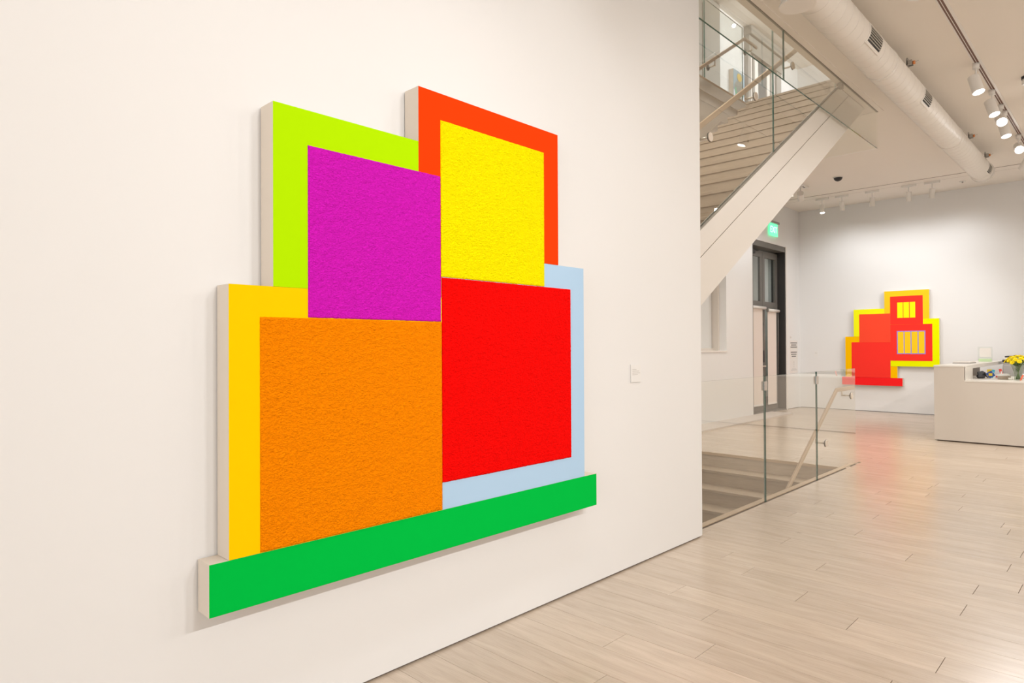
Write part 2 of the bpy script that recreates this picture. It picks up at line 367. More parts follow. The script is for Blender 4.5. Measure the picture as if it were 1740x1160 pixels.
# landing left of the well
k = 0
yy = 1.0
while yy < YD-.02:
    planks.append((XD, XDL-.01, yy, min(yy+PW, YD-.014))); yy += PW
def score(p):
    a, b, y0, y1 = p
    if y1 < 1.4: return -1
    # nearest visible point
    xm = min(max(0.3*y0-0.5, a), b) if a < 1.2 else a
    # frame's right edge
    if a > 0.02*y0+0.05 + (y0-1.5)*0.02: return -1
    if b < XD+.1: return -1
    return 1.0/(y0*y0+1)
planks.sort(key=score, reverse=True)
near = [p for p in planks if score(p) > 0][:285]
rest = planks[len(near):]
pm = {}
for (a, b, y0, y1) in near:
    bm = nb(); box(bm, a+g*1.4, b-g*1.4, y0+g*.8, y1-g*.8, -.012, 0); 
    bmesh.ops.bevel(bm, geom=[e for e in bm.edges if all(v.co.z > -.001 for v in e.verts)], offset=0.0007, segments=1, affect='EDGES')
    obj('plank', bm, 'floor_wood', flo)
bm = nb(); lay = bm.faces.layers.float.new('tone')
for (a, b, y0, y1) in rest:
    n0 = len(bm.faces); box(bm, a+g*1.4, b-g*1.4, y0+g*.8, y1-g*.8, -.012, 0); bm.faces.ensure_lookup_table(); t = rp.random()
    for f in bm.faces[n0:]: f[lay] = t
o = obj('far_planks', bm, 'floor_wood', flo); o['kind'] = 'stuff'
# kerb strip along the well, slot line beside the glass
struct('trim_4', 'kerb_wood', (XG-.060, XG-.010, 2.2, YD+.35, -.06, 0.004))
struct('trim_5', 'dark_gap', (XG-.010, XG+.016, 2.2, 8.165, -.05, -.004))
# well of the lower stair
struct('wall_well', 'wall_paint', (XG-.052, XG+.05, 1.9, YD, -3.4, -.30), (XDL-.2, XDL, 1.9, YD, -3.4, -.012), (XDL, XG-.052, 1.9, 2.2, -3.4, -.012), (XDL-.2, XG+.05, YD, YD+.2, -3.4, -.30))
struct('floor_lower', 'floor_wood', (XDL-.2, XG+.05, 1.9, YD+.2, -3.5, -3.4))
# pale stone border along the entrance wall
bd = struct('trim_6', 'stone_strip', (XD, -5.03, 1.0, 13.26, -.004, 0.022))

# ------------------------------------------------------------------ window in the entrance wall
wn = struct('window_1', 'niche_panel', (XD-.275, XD-.26, WY0+.06, WY1-.06, WZ0+.05, WZ1-.05))
struct('window_frame', 'sill_grey', (XD-.29, XD-.135, WY1-.05, WY1, WZ0, WZ1), (XD-.29, XD-.135, WY0, WY0+.05, WZ0, WZ1), (XD-.29, XD-.23, WY0, WY1, WZ1-.05, WZ1), (XD-.29, XD-.23, WY0, WY1, WZ0, WZ0+.05), parent=wn, bev=.004)
struct('window_sill', 'white_metal', (XD-.26, XD+.012, WY0-.01, WY1+.005, WZ0-.022, WZ0+.004), parent=wn, bev=.002)
struct('window_back', 'wall_paint', (XD-T, XD-.31, WY0, WY1, WZ0, WZ1), parent=wn)
# windows added in the unseen rear wall for the daylight fill
w2 = struct('window_added', 'frame_grey', (-1.8, 4.2, YB-.2, YB-.1, 0.4, 0.48), (-1.8, 4.2, YB-.2, YB-.1, 3.87, 3.95), *[(x, x+.07, YB-.2, YB-.1, .4, 3.95) for x in (-1.8, .15, 2.15, 4.13)])

# ------------------------------------------------------------------ entrance door
XDP = XD-.17   # plane of the leaves' faces
dr = struct('door_1', 'frame_grey', (XD-.26, XD-.012, DY0, DY1, DZ-.11, DZ))
struct('jamb', 'frame_dark', (XD-.30, XD-.012, DY1-.035, DY1, 0, DZ-.11), parent=dr)
struct('jamb', 'frame_grey', (XD-.30, XD-.012, DY0, DY0+.05, 0, DZ-.11), parent=dr)
struct('casing', 'white_metal', (XD-.01, XD+.006, DY1-.004, DY1+.055, 0, DZ+.01), parent=dr)
struct('threshold', 'frame_grey', (XD-.26, XD-.0, DY0, DY1, 0.0, .02), parent=dr)
ym = 13.28
def leaf(y0, y1, side):
    lf = struct('door_leaf', 'frame_grey', (XDP-.05, XDP, y0, y0+.11, .02, DZ-.14), (XDP-.05, XDP, y1-.11, y1, .02, DZ-.14), (XDP-.05, XDP, y0+.11, y1-.11, DZ-.27, DZ-.14), (XDP-.05, XDP, y0+.11, y1-.11, 2.14, 2.27), (XDP-.05, XDP, y0+.11, y1-.11, .02, .30), parent=dr)
    struct('pane', 'door_glass', (XDP-.03, XDP-.02, y0+.11, y1-.11, 2.27, DZ-.27), parent=lf)
    struct('pane', 'door_glass', (XDP-.03, XDP-.02, y0+.11, y1-.11, .30, 2.14), parent=lf)
    return lf
l1 = leaf(DY0+.05, ym-.004, 0); l2 = leaf(ym+.004, DY1-.035, 1)
struct('closer', 'frame_dark', (XDP, XDP+.06, DY0+.07, DY0+.40, DZ-.24, DZ-.17), (XDP, XDP+.03, DY0+.3, DY0+.62, DZ-.165, DZ-.15), parent=l1)
struct('handle', 'black_plastic', (XDP, XDP+.05, ym-.10, ym-.03, 1.02, 1.26), (XDP, XDP+.03, ym-.09, ym-.04, 1.78, 1.83), parent=l1)
struct('lever', 'disc_metal', (XDP+.02, XDP+.045, ym-.10, ym+.05, .93, .95), parent=l1)
def shade(y0, y1, zt, label):
    t = thing('roller_shade', label, 'shade', (XD-.11, (y0+y1)/2, .15), 'roller shades on the entrance door')
    bm = nb(); cyl(bm, (XD-.105, y0-.01, zt), (XD-.105, y1+.07, zt), .032, n=20); obj('roller', bm, 'white_metal', t)
    part('fabric', t, 'shade_fabric', (XD-.128, XD-.122, y0+.02, y1-.02, .17, zt))
    part('hem_bar', t, 'white_metal', (XD-.135, XD-.115, y0+.02, y1-.02, .14, .175), bev=.004)
    part('bracket', t, 'clip_metal', (XD-.135, XD-.075, y0-.035, y0+.0, zt-.035, zt+.035), bev=.003)
    bm = nb(); cyl(bm, (XD-.105, y1+.045, .75), (XD-.105, y1+.045, zt), .003, n=6); obj('chain', bm, 'clip_metal', t)
shade(DY0+.09, ym-.10, 2.13, 'white roller shade on the left leaf of the grey double door')
shade(ym+.115, 13.87, 2.09, 'white roller shade on the right leaf of the grey double door')
# vestibule behind the door
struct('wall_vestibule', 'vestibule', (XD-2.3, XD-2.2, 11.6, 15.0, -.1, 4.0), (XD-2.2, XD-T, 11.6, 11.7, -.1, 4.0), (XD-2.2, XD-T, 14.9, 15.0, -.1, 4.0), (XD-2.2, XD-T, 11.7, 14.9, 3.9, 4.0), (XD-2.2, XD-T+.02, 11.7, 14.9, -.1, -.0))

# ------------------------------------------------------------------ exit sign
ex = thing('exit_sign', 'green lit exit sign on the wall above the grey door', 'sign', (XD+.03, 13.36, 3.6))
part('housing', ex, 'steel', (XD+.0, XD+.07, 13.13, 13.59, 3.855, 3.90), bev=.003)
part('panel', ex, 'exit_green', (XD+.03, XD+.038, 13.16, 13.57, 3.60, 3.855))
def text(name, s, size, loc, rot, m, parent, ext=0.001, ax='CENTER', sx=1.0):
    cu = bpy.data.curves.new(name, 'FONT'); cu.body = s; cu.size = size; cu.extrude = ext; cu.align_x = ax; cu.align_y = 'CENTER'
    o = bpy.data.objects.new(name, cu); COL.objects.link(o)
    o.rotation_euler = rot; o.scale = (sx, 1, 1)
    bpy.context.view_layer.update()
    dg = bpy.context.evaluated_depsgraph_get(); me = bpy.data.meshes.new_from_object(o.evaluated_get(dg))
    o2 = bpy.data.objects.new(name, me); COL.objects.link(o2); bpy.data.objects.remove(o)
    o2.rotation_euler = rot; o2.scale = (sx, 1, 1)
    me.materials.clear(); me.materials.append(MATS[m])
    o2.parent = parent; o2.location = Vector(loc)-world_loc(parent); return o2
text('lettering', 'EXIT', .19, (XD+.0405, 13.365, 3.725), (P/2, 0, P/2), 'exit_text', ex, sx=.9)

# notices beside the door
def notice(y0, y1, z0, z1, lines, label, m='paper', ink='ink_grey'):
    t = thing('wall_notice', label, 'notice', (XD+.001, (y0+y1)/2, z0), 'notices beside the door')
    part('sheet', t, m, (XD, XD+.004, y0, y1, z0, z1))
    for zc, ww, hh in lines:
        ymid = (y0+y1)/2
        part('text_line', t, ink, (XD+.004, XD+.005, ymid-ww/2, ymid+ww/2, zc-hh/2, zc+hh/2))
notice(14.25, 14.69, 1.275, 1.47, [(1.415, .36, .022), (1.37, .30, .020), (1.325, .36, .022)], 'topmost of three paper notices beside the door, three grey text lines')
notice(14.25, 14.69, 1.06, 1.265, [(1.215, .34, .022), (1.17, .30, .020), (1.125, .24, .020)], 'middle of the three paper notices beside the door, short grey text lines')
notice(14.25, 14.69, .765, 1.05, [(1.00, .03, .05), (.95, .03, .04), (.90, .03, .03), (.855, .22, .014), (.83, .32, .016)], 'lowest of three paper notices beside the door, thin central mark', ink='ink_faint')
part_ = part
t = thing('switch_plate', 'tiny pale wall plate above the paper notices', 'switch', (XD, 14.3, 1.50)); part('plate', t, 'paper', (XD, XD+.006, 14.28, 14.34, 1.51, 1.56)); part('toggle', t, 'ink_faint', (XD+.006, XD+.010, 14.30, 14.32, 1.525, 1.545))

# ------------------------------------------------------------------ the large composition on the near wall
XF = -2.187; XWp = XW+.004
art = thing('shaped_painting', 'large stepped painting of orange, magenta, yellow and red blocks on near wall', 'painting', (XW, 1.89, .49))
def canvas(label, m, poly, fx=XF, parent=None, back=None):
    """canvas: extruded polygon (y,z); painted front, bare canvas sides"""
    bm = nb(); n = len(poly); xb = XW+.006 if back is None else back
    A = [bm.verts.new((fx, y, z)) for y, z in poly]; B = [bm.verts.new((xb, y, z)) for y, z in poly]
    f = bm.faces.new(A); f.material_index = 0; bm.faces.new(B[::-1]).material_index = 1
    for i in range(n): bm.faces.new((A[i], B[i], B[(i+1) % n], A[(i+1) % n])).material_index = 1
    bmesh.ops.recalc_face_normals(bm, faces=bm.faces[:])
    ed = [e for e in bm.edges if all(abs(v.co.x-fx) < 1e-5 for v in e.verts)]
    bmesh.ops.bevel(bm, geom=ed, offset=.0008, segments=1, affect='EDGES', material=0)
    o = obj('canvas', bm, [m, 'canvas_side'], parent or art); o['label'] = label; return o
def rect(y0, y1, z0, z1): return [(y0, z0), (y1, z0), (y1, z1), (y0, z1)]
canvas('long green canvas bar at the foot', 'paint_green', rect(.848, 2.936, .4915, .664))
gold = canvas('golden yellow canvas at lower left', 'paint_gold', rect(.912, 1.8292, .6645, 1.583))
lime = canvas('lime green canvas at upper left', 'paint_lime', rect(1.067, 1.7065, 1.5834, 2.234))
ro = canvas('orange-red canvas at upper right', 'paint_redorange', [(1.707, 1.5845), (1.828, 1.5845), (1.828, 1.7905), (2.617, 1.7905), (2.617, 2.468), (1.707, 2.468)])
blue = canvas('pale blue canvas at lower right', 'paint_blue', rect(1.8296, 2.829, .6645, 1.7895))
def relief(label, m, y0, y1, z0, z1, parent, seed, step=.0042):
    ny = int((y1-y0)/step); nz = int((z1-z0)/step)
    verts = []; faces = []
    sd = Vector((seed*13.7, seed*5.1, seed*9.3)); rr = random.Random(seed)
    for i in range(ny+1):
        y = y0+(y1-y0)*i/ny
        for j in range(nz+1):
            z = z0+(z1-z0)*j/nz
            q = Vector((y*92, z*100, 0))+sd
            h = noise.noise(q)*.5+noise.noise(q*2.1)*.28+noise.noise(Vector((y*22, z*26, 3))+sd)*.18
            ridg = 1-abs(noise.noise(q*.7+Vector((7, 3, 1))))*2
            h = .0034+.0042*h+.0016*ridg
            if i in (0, ny) or j in (0, nz): h = .0016
            yy_, zz_ = y, z
            if i == 0 or i == ny: yy_ += noise.noise(q*1.3)*.0006
            if j == 0 or j == nz: zz_ += noise.noise(q*1.3)*.0012
            verts.append((max(h, .0006), yy_, zz_))
    W_ = nz+1
    for i in range(ny):
        for j in range(nz):
            a = i*W_+j; faces.append((a, a+W_, a+W_+1, a+1))
    # skirt down to the canvas
    ring = [i*W_ for i in range(ny+1)]+[ny*W_+j for j in range(1, nz+1)]+[i*W_+nz for i in range(ny-1, -1, -1)]+[j for j in range(nz-1, 0, -1)]
    b0 = len(verts)
    for r in ring: verts.append((0.0, verts[r][1], verts[r][2]))
    n = len(ring)
    for k_ in range(n): faces.append((ring[k_], b0+k_, b0+(k_+1) % n, ring[(k_+1) % n]))
    org = Vector((XF, (y0+y1)/2, z0))
    me = bpy.data.meshes.new('relief_panel'); me.from_pydata([(v[0], v[1]-org.y, v[2]-org.z) for v in verts], [], faces)
    me.polygons.foreach_set('use_smooth', [True]*len(me.polygons)); me.materials.append(MATS[m]); me.update()
    o = bpy.data.objects.new('relief_panel', me); COL.objects.link(o); o.parent = parent; o.location = org-world_loc(parent); o['label'] = label
    return o
relief('textured orange square', 'relief_orange', 1.0185, 1.8280, .6670, 1.4755, gold, 1)
relief('textured magenta square', 'relief_magenta', 1.1990, 1.8230, 1.4780, 2.1060, lime, 2)
relief('textured yellow rectangle', 'relief_yellow', 1.8255, 2.5040, 1.6720, 2.3520, ro, 3)
relief('textured red square', 'relief_red', 1.8295, 2.7140, .7825, 1.6700, blue, 4)
# wall label
t = thing('wall_label', 'small white caption card on the near wall right of the large painting', 'label', (XW, 3.48, 1.14))
part('card', t, 'paper_white', (XW+.001, XW+.006, 3.423, 3.535, 1.143, 1.253))
for zc, ww, y_ in ((1.222, .045, 3.437), (1.212, .075, 3.437), (1.200, .085, 3.437), (1.190, .06, 3.437)):
    part('text_line', t, 'ink_faint', (XW+.006, XW+.0065, y_, y_+ww, zc-.0025, zc+.0025))

# ------------------------------------------------------------------ the smaller composition on the far wall
YA = 14.73; KA = 14.73/14.78
art2 = thing('shaped_painting', 'stepped red painting with two barred yellow windows on far wall', 'painting', (-3.7, YF, .54))
def cv2(label, m, poly, fy=YA, by=YF-.004, parent=None, name='canvas'):
    bm = nb(); n = len(poly); poly = [(x*KA, H+(z-H)*KA) for x, z in poly]
    A = [bm.verts.new((x, fy, z)) for x, z in poly]; B = [bm.verts.new((x, by, z)) for x, z in poly]
    bm.faces.new(A).material_index = 0; bm.faces.new(B[::-1]).material_index = 1
    for i in range(n): bm.faces.new((A[i], B[i], B[(i+1) % n], A[(i+1) % n])).material_index = 1
    o = obj(name, bm, [m, 'canvas_side'], parent or art2)
    if label: o['label'] = label
    return o
cv2('red bar at the foot', 'far_base', rect(-4.586, -3.461, .537, .699))
cA = cv2('amber canvas at lower left', 'far_amber', [(-4.517, .70), (-3.550, .70), (-3.550, .932), (-3.671, .932), (-3.671, 1.54), (-4.517, 1.54)])
cB = cv2('lemon yellow canvas at upper left', 'far_lemon', rect(-4.351, -3.777, 1.541, 2.10))
cC = cv2('golden canvas at the top', 'far_gold', rect(-3.776, -2.993, 1.874, 2.444))
cD = cv2('chartreuse canvas at right', 'far_chartreuse', [(-3.549, .935), (-2.830, .935), (-2.830, 1.873), (-3.776, 1.873), (-3.776, 1.541), (-3.670, 1.541), (-3.670, .935)])
e2 = .003
cv2('orange-red field', 'far_orange_red', rect(-4.245, -3.672, 1.424, 1.998), YA-e2, YA, cB, 'panel')
cv2('red field', 'far_red', [(-4.396, .70), (-3.671, .70), (-3.671, 1.423), (-4.396, 1.423)], YA-e2, YA, cA, 'panel')
p1 = cv2('red field with three yellow cells', 'far_red', rect(-3.671, -3.101, 1.770, 2.334), YA-e2, YA, cC, 'panel')
p2 = cv2('red field with four gold cells', 'far_red', rect(-3.671, -2.945, 1.047, 1.769), YA-e2, YA, cD, 'panel')
ya3 = YA-e2; 
for a, b in ((-3.543, -3.445), (-3.434, -3.337), (-3.324, -3.230)): cv2(None, 'far_lemon', rect(a, b, 1.901, 2.210), ya3-.002, ya3, cC, 'cell')
cv2('violet grid', 'far_violet', rect(-3.554, -3.061, 1.180, 1.641), ya3-.002, ya3, cD, 'grid')
for a, b in ((-3.537, -3.434), (-3.419, -3.314), (-3.298, -3.193), (-3.177, -3.077)): cv2(None, 'far_gold', rect(a, b, 1.197, 1.624), ya3-.004, ya3-.002, cD, 'cell')
t = thing('wall_label', 'tiny caption card on the far wall left of the red painting', 'label', (-5.12, YF, 1.15)); part('card', t, 'paper_white', (-5.16, -5.08, YF-.006, YF-.001, 1.14, 1.24)); part('text_line', t, 'ink_faint', (-5.145, -5.10, YF-.007, YF-.006, 1.19, 1.20))

# ------------------------------------------------------------------ staircases
def zn(y): return ZU+SL*(y-YT)
st = thing('staircase', 'pale oak flight rising to the upper floor inside a white stringer', 'staircase', (-3.2, 2.0, 0))
NOS = .010
for i in range(27):
    zt = ZU-i*RISE; yn = YT-i*RUN
    if zt < 0.3: break
    if i > 0: part('tread', st, 'stair_wood', (XL+.02, XS-.04, yn, yn+RUN+.012, zt-.03, zt), bev=.002)
    else: part('tread', st, 'stair_wood', (XL+.02, XS-.04, yn, yn+.02, zt-.03, zt), bev=.002)
    part('riser', st, 'stair_wood', (XL+.02, XS-.04, yn+NOS, yn+NOS+.02, zt-RISE, zt-.03))
def slab(dz0, dz1, x0, x1, y0, y1, name, m, parent, clip=None, bev=0):
    bm = nb(); poly = [(y0, zn(y0)+dz0), (y1, zn(y1)+dz0), (y1, zn(y1)+dz1), (y0, zn(y0)+dz1)]
    if clip:  # clip the top by z = clip
        ytop = YT+(clip-dz1-ZU)/SL; ybot = YT+(clip-dz0-ZU)/SL
        poly = [(y0, zn(y0)+dz0), (ybot, clip), (ytop, clip), (y0, zn(y0)+dz1)]
    prism_x(bm, poly, x0, x1); finish(bm)
    if bev: bevel(bm, bev)
    return obj(name, bm, m, parent)
slab(-.120, .085, XS-.06, XS, 1.9, 9, 'stringer', 'stair_white', st, clip=ZC-.001)
slab(-.50, -.128, XS-.06, XS, 1.9, 9, 'fascia', 'stair_white', st, clip=ZC-.001)
slab(-.128, -.120, XS-.055, XS-.006, 1.9, 9, 'joint_strip', 'dark_gap', st, clip=ZC-.001)
slab(-.50, -.46, XL-.09, XS-.06, 1.9, 9, 'soffit', 'stair_white', st, clip=ZC-.001)
slab(.085, .098, XS-.045, XS-.01, 1.9, 9, 'glass_channel', 'upper_grey', st, clip=ZC-.001)
# left side: closed white panel up to the edge of the upper floor
bm = nb(); prism_x(bm, [(1.9, zn(1.9)-.50), (8.08, ZC-.001), (OY1, ZC-.001), (OY1, ZU-.03), (1.9, ZU-.03)], XL, XL+.02); obj('side_panel', bm, 'stair_white', st)
part('edge_moulding', st, 'stair_white', (XL+.02, XL+.035, 2.2, OY1-.2, ZU-.19, ZU-.165))

sd_ = thing('staircase', 'oak steps descending below the floor behind the low glass guard', 'staircase', (-3.4, 5.5, -3.3))
R2, G2 = .1745, .283
for i in range(19):
    zt = -i*R2; yn = YD-i*G2
    if i > 0: part('tread', sd_, 'stair_wood', (XDL+.002, XG-.054, yn, yn+G2+.012, zt-.03, zt), bev=.002)
    part('riser', sd_, 'stair_wood', (XDL+.002, XG-.054, yn+.012, yn+.032, zt-R2, zt-.03 if i else -.0125))
part('nosing', sd_, 'kerb_wood', (XDL+.002, XG-.062, YD-.014, YD-.0005, -.032, 0.001))

def pane(name, parent, poly, x, th=.013, m='glass', clear=False):
    bm = nb(); prism_x(bm, poly, x-th/2, x+th/2, 1); bmesh.ops.recalc_face_normals(bm, faces=bm.faces[:])
    for f in bm.faces:
        if abs(f.normal.x) > .9 or (clear and f.normal.y > .9): f.material_index = 0
    return obj(name, bm, [m, 'edge_green'], parent)
def pane_y(name, parent, x0, x1, y, z0, z1, th=.013):
    bm = nb(); box(bm, x0, x1, y-th/2, y+th/2, z0, z1, 1, dict(ny=0, py=0, px=0, nz=0)); return obj(name, bm, ['glass', 'edge_green'], parent)
# low guard along the well
gd = thing('glass_guard', 'low clear glass guard with three panes beside the descending steps', 'railing', (XG, 6.3, 0))
gz = 1.098
for a, b in ((4.33, 5.671), (5.681, 6.932), (6.942, 8.165)):
    pane('glass_pane', gd, [(a+.002, -.045), (b-.002, -.045), (b-.002, gz), (a+.002, gz)], XG, clear=b > 8)
for yc in (5.676, 6.937):
    part('clip', gd, 'clip_metal', (XG+.0065, XG+.016, yc-.026, yc+.026, gz-.125, gz-.045), (XG-.016, XG-.0065, yc-.026, yc+.026, gz-.125, gz-.045), bev=.002)
# balustrade of the rising flight
gb = thing('glass_balustrade', 'tall glass balustrade standing on the sloping white stringer', 'railing', (XS-.03, 5.0, 2.4))
XB = XS-.0275
def bal(y0, y1):
    t0 = zn(y0)+.098; t1 = zn(y1)+.098; zt = ZC+.1
    pane('glass_pane', gb, [(y0, t0), (y1, t1), (y1, zt)] if zt-t1 > .05 and False else [(y0, t0), (y1, min(t1, zt-.02)), (y1, zt), (y0, zt)], XB)
bal(3.0, 4.48); bal(4.488, 6.170); bal(6.178, 7.93)
# smoke curtain
sc_ = thing('smoke_curtain', 'clear glass smoke curtain hanging from the ceiling around the stair opening', 'glass screen', (XG, 6, ZC))
for a, b in ((4.33, 6.153), (6.159, 9.14)): pane('glass_pane', sc_, rect(a, b, 3.845, ZC), XG, .014, clear=b > 9)
pane_y('glass_pane', sc_, XL-.1, XG-.012, 9.14, 3.845, ZC)
part('clip', sc_, 'steel', (XG-.05, XG-.008, 7.83, 7.90, ZC-.06, ZC-.001), bev=.003)
# guard on the upper floor, left of the opening
gu = thing('glass_guard', 'glass guard on the upper floor edge above the oak steps', 'railing', (XL-.03, 6, ZU))
for a, b in ((2.2, 4.9), (4.91, 7.735), (7.745, 8.85)): pane('glass_pane', gu, rect(a, b, ZU+.002, ZU+1.06), XL-.03)

# handrails
def bracket(parent, disc, rail_pt, side=1):
    """disc on the outer glass face, arm through to the rail. disc centre, rail underside point"""
    d = Vector(disc); r = Vector(rail_pt)
    bm = nb(); cyl(bm, d, d+Vector((.012*side, 0, 0)), .036, n=28); cyl(bm, d-Vector((.004*side, 0, 0)), d, .038, n=28, mi=1); br = obj('disc', bm, ['disc_metal', 'rubber'], parent)
    bm = nb(); k = Vector((r.x, d.y, d.z))
    cyl(bm, d-Vector((.014*side, 0, 0)), k+Vector((0, 0, 0)), .009, n=10); cyl(bm, k-Vector((0, 0, .008)), Vector((r.x, d.y, r.z)), .009, n=10); obj('arm', bm, 'disc_metal', parent)
xr_ = XB-.085
hr = thing('handrail', 'tan handrail climbing along the oak steps inside the glass balustrade', 'handrail', (xr_, 5, 3.2))
bm = nb(); p0 = 3.0; p1 = 7.9; DZR = .845
bar(bm, [(xr_, p0, zn(p0)+DZR), (xr_, p1, zn(p1)+DZR)], .022, .046); finish(bm); bevel(bm, .004); obj('rail', bm, 'rail_bronze', hr)
for y, z in ((6.641, 4.154), (5.762, 3.609), (4.895, 3.046), (4.03, 2.50)):
    bracket(hr, (XB+.007, y, z), (xr_, y, zn(y)+DZR-.02))
xr2 = XG-.09
hl = thing('handrail', 'tan handrail descending behind the low glass guard', 'handrail', (xr2, 6.9, 0))
def zl(y): return .862+SL*(y-7.83)
bm = nb(); bar(bm, [(xr2, 3.6, zl(3.6)), (xr2, 7.83, .862), (xr2, 8.44, .862)], .024, .044); finish(bm); bevel(bm, .004); obj('rail', bm, 'rail_bronze', hl)
for y, z in ((8.012, .793), (7.182, .345), (6.33, -.19)): bracket(hl, (XG+.007, y, z), (xr2, y, min(zl(y), .862)-.02))
xr3 = -3.93
hu = thing('handrail', 'tan handrail along the far side of the oak steps, level at its top end', 'handrail', (xr3, 7.5, 4.9))
def zu_(y): return 5.60+SL*(y-8.73)
bm = nb(); bar(bm, [(xr3, 3.2, zu_(3.2)), (xr3, 8.73, 5.60), (xr3, 9.12, 5.60)], .022, .042); finish(bm); bevel(bm, .004); obj('rail', bm, 'rail_bronze', hu)
for y in (7.85, 8.95, 6.4): bracket(hu, (XL-.037, y, min(zu_(y), 5.6)-.09), (xr3, y, min(zu_(y), 5.6)-.02), side=-1)

# ------------------------------------------------------------------ upper floor things
ps = thing('small_painting', 'small pale blue painting with a yellow circle on the upper floor wall', 'painting', (XD, 11.69, 5.8))
part('canvas', ps, 'canvas_side', (XD+.002, XD+.09, 11.46, 11.925, 5.84, 6.455))
bm = nb(); xx = XD+.091
def flat(bm, x, pts, th=.002): prism_x(bm, pts, x, x+th)
flat(bm, xx, rect(11.462, 11.923, 5.842, 6.453)); mat('pale_blue', (0.33, 0.44, 0.50, 1), .6, var=.3, vscale=8); mat('lilac_white', (0.62, 0.66, 0.72, 1), .6, var=.15, vscale=8); mat('olive_grey', (0.30, 0.29, 0.25, 1), .6, var=.3, vscale=12); mat('ochre', (0.66, 0.46, 0.10, 1), .6, var=.2, vscale=15); mat('mint', (0.10, 0.62, 0.30, 1), .6, var=.2, vscale=15)
obj('painted_face', bm, 'pale_blue', ps)
bm = nb(); flat(bm, xx+.002, [(11.462, 5.842), (11.923, 5.842), (11.923, 6.05), (11.70, 5.93), (11.49, 6.08), (11.462, 6.07)]); obj('pale_ground', bm, 'lilac_white', ps)
bm = nb(); flat(bm, xx+.004, [(11.69+.19*math.cos(a)*(1+.08*math.sin(3*a)), 6.12+.19*math.sin(a)-.03) for a in [i*P/12 for i in range(24)]]); obj('grey_shape', bm, 'olive_grey', ps)
bm = nb(); flat(bm, xx+.006, [(11.70+.10*math.cos(a), 6.345+.075*math.sin(a)) for a in [i*P/10 for i in range(20)]]); obj('yellow_circle', bm, 'ochre', ps)
for a0, a1, rx in ((P*.95, P*1.45, .17), (-.5, .15, .17)):
    bm = nb(); A = [(11.69+rx*math.cos(a), 6.10+rx*math.sin(a)) for a in [a0+(a1-a0)*i/8 for i in range(9)]]; B = [(11.69+(rx-.03)*math.cos(a), 6.10+(rx-.03)*math.sin(a)) for a in [a0+(a1-a0)*i/8 for i in range(9)]]
    flat(bm, xx+.006, A+B[::-1]); obj('green_stroke', bm, 'mint', ps)
# grey screen left on the upper wall
d3 = struct('door_3', 'upper_grey', (XD, XD+.06, 9.2, 11.0, ZU, ZUC-.02))
struct('door_panel', 'upper_grey', (XD+.06, XD+.075, 9.35, 10.1, ZU+.1, ZUC-.2), parent=d3); struct('door_panel', 'upper_grey', (XD+.06, XD+.075, 10.35, 10.55, ZU+.1, ZUC-.2), parent=d3)
# tall cased opening on the upper floor
d2 = struct('door_2', 'upper_grey', (XD, XD+.10, 12.12, 13.70, 7.0, ZUC-.005))
struct('cornice', 'upper_grey', (XD, XD+.16, 12.10, 13.73, 7.30, ZUC-.004), parent=d2, bev=.01)
for a, b, m_, d_ in ((12.12, 12.24, 'upper_grey', .08), (12.24, 12.38, 'stair_white', .04), (12.38, 12.46, 'upper_grey', .06), (12.46, 12.68, 'stair_white', .03), (12.68, 13.08, 'frame_grey', .015), (13.08, 13.22, 'stair_white', .04), (13.22, 13.30, 'upper_grey', .06), (13.30, 13.48, 'stair_white', .03), (13.48, 13.70, 'upper_grey', .08)):
    struct('door_panel' if m_ == 'frame_grey' else 'casing', m_, (XD, XD+d_, a, b, ZU, 7.0), parent=d2)

# ------------------------------------------------------------------ round duct
XC, ZD, RD = -1.79, 4.05, .147
dt = thing('spiral_duct', 'white round spiral duct running along the ceiling', 'duct', (XC, 8, ZD))
bm = nb(); y = 1.0; pitch = .15
while y < 12.25:
    cyl(bm, (XC, y, ZD), (XC, y+pitch, ZD), RD, n=48, cap=False)
    cyl(bm, (XC, y+pitch-.006, ZD), (XC, y+pitch, ZD), RD+.0016, n=48, cap=True); y += pitch
obj('tube', bm, 'duct_paint', dt)
def ring_(y0, y1, r, nm='collar'):
    bm = nb(); cyl(bm, (XC, y0, ZD), (XC, y1, ZD), r, n=48); return obj(nm, bm, 'duct_paint', dt)
ring_(12.20, 12.44, RD+.004, 'end_cap'); ring_(12.425, 12.455, RD+.012, 'end_rim'); ring_(10.02, 10.045, RD+.006); ring_(6.93, 6.955, RD+.006); ring_(4.1, 4.13, RD+.006)
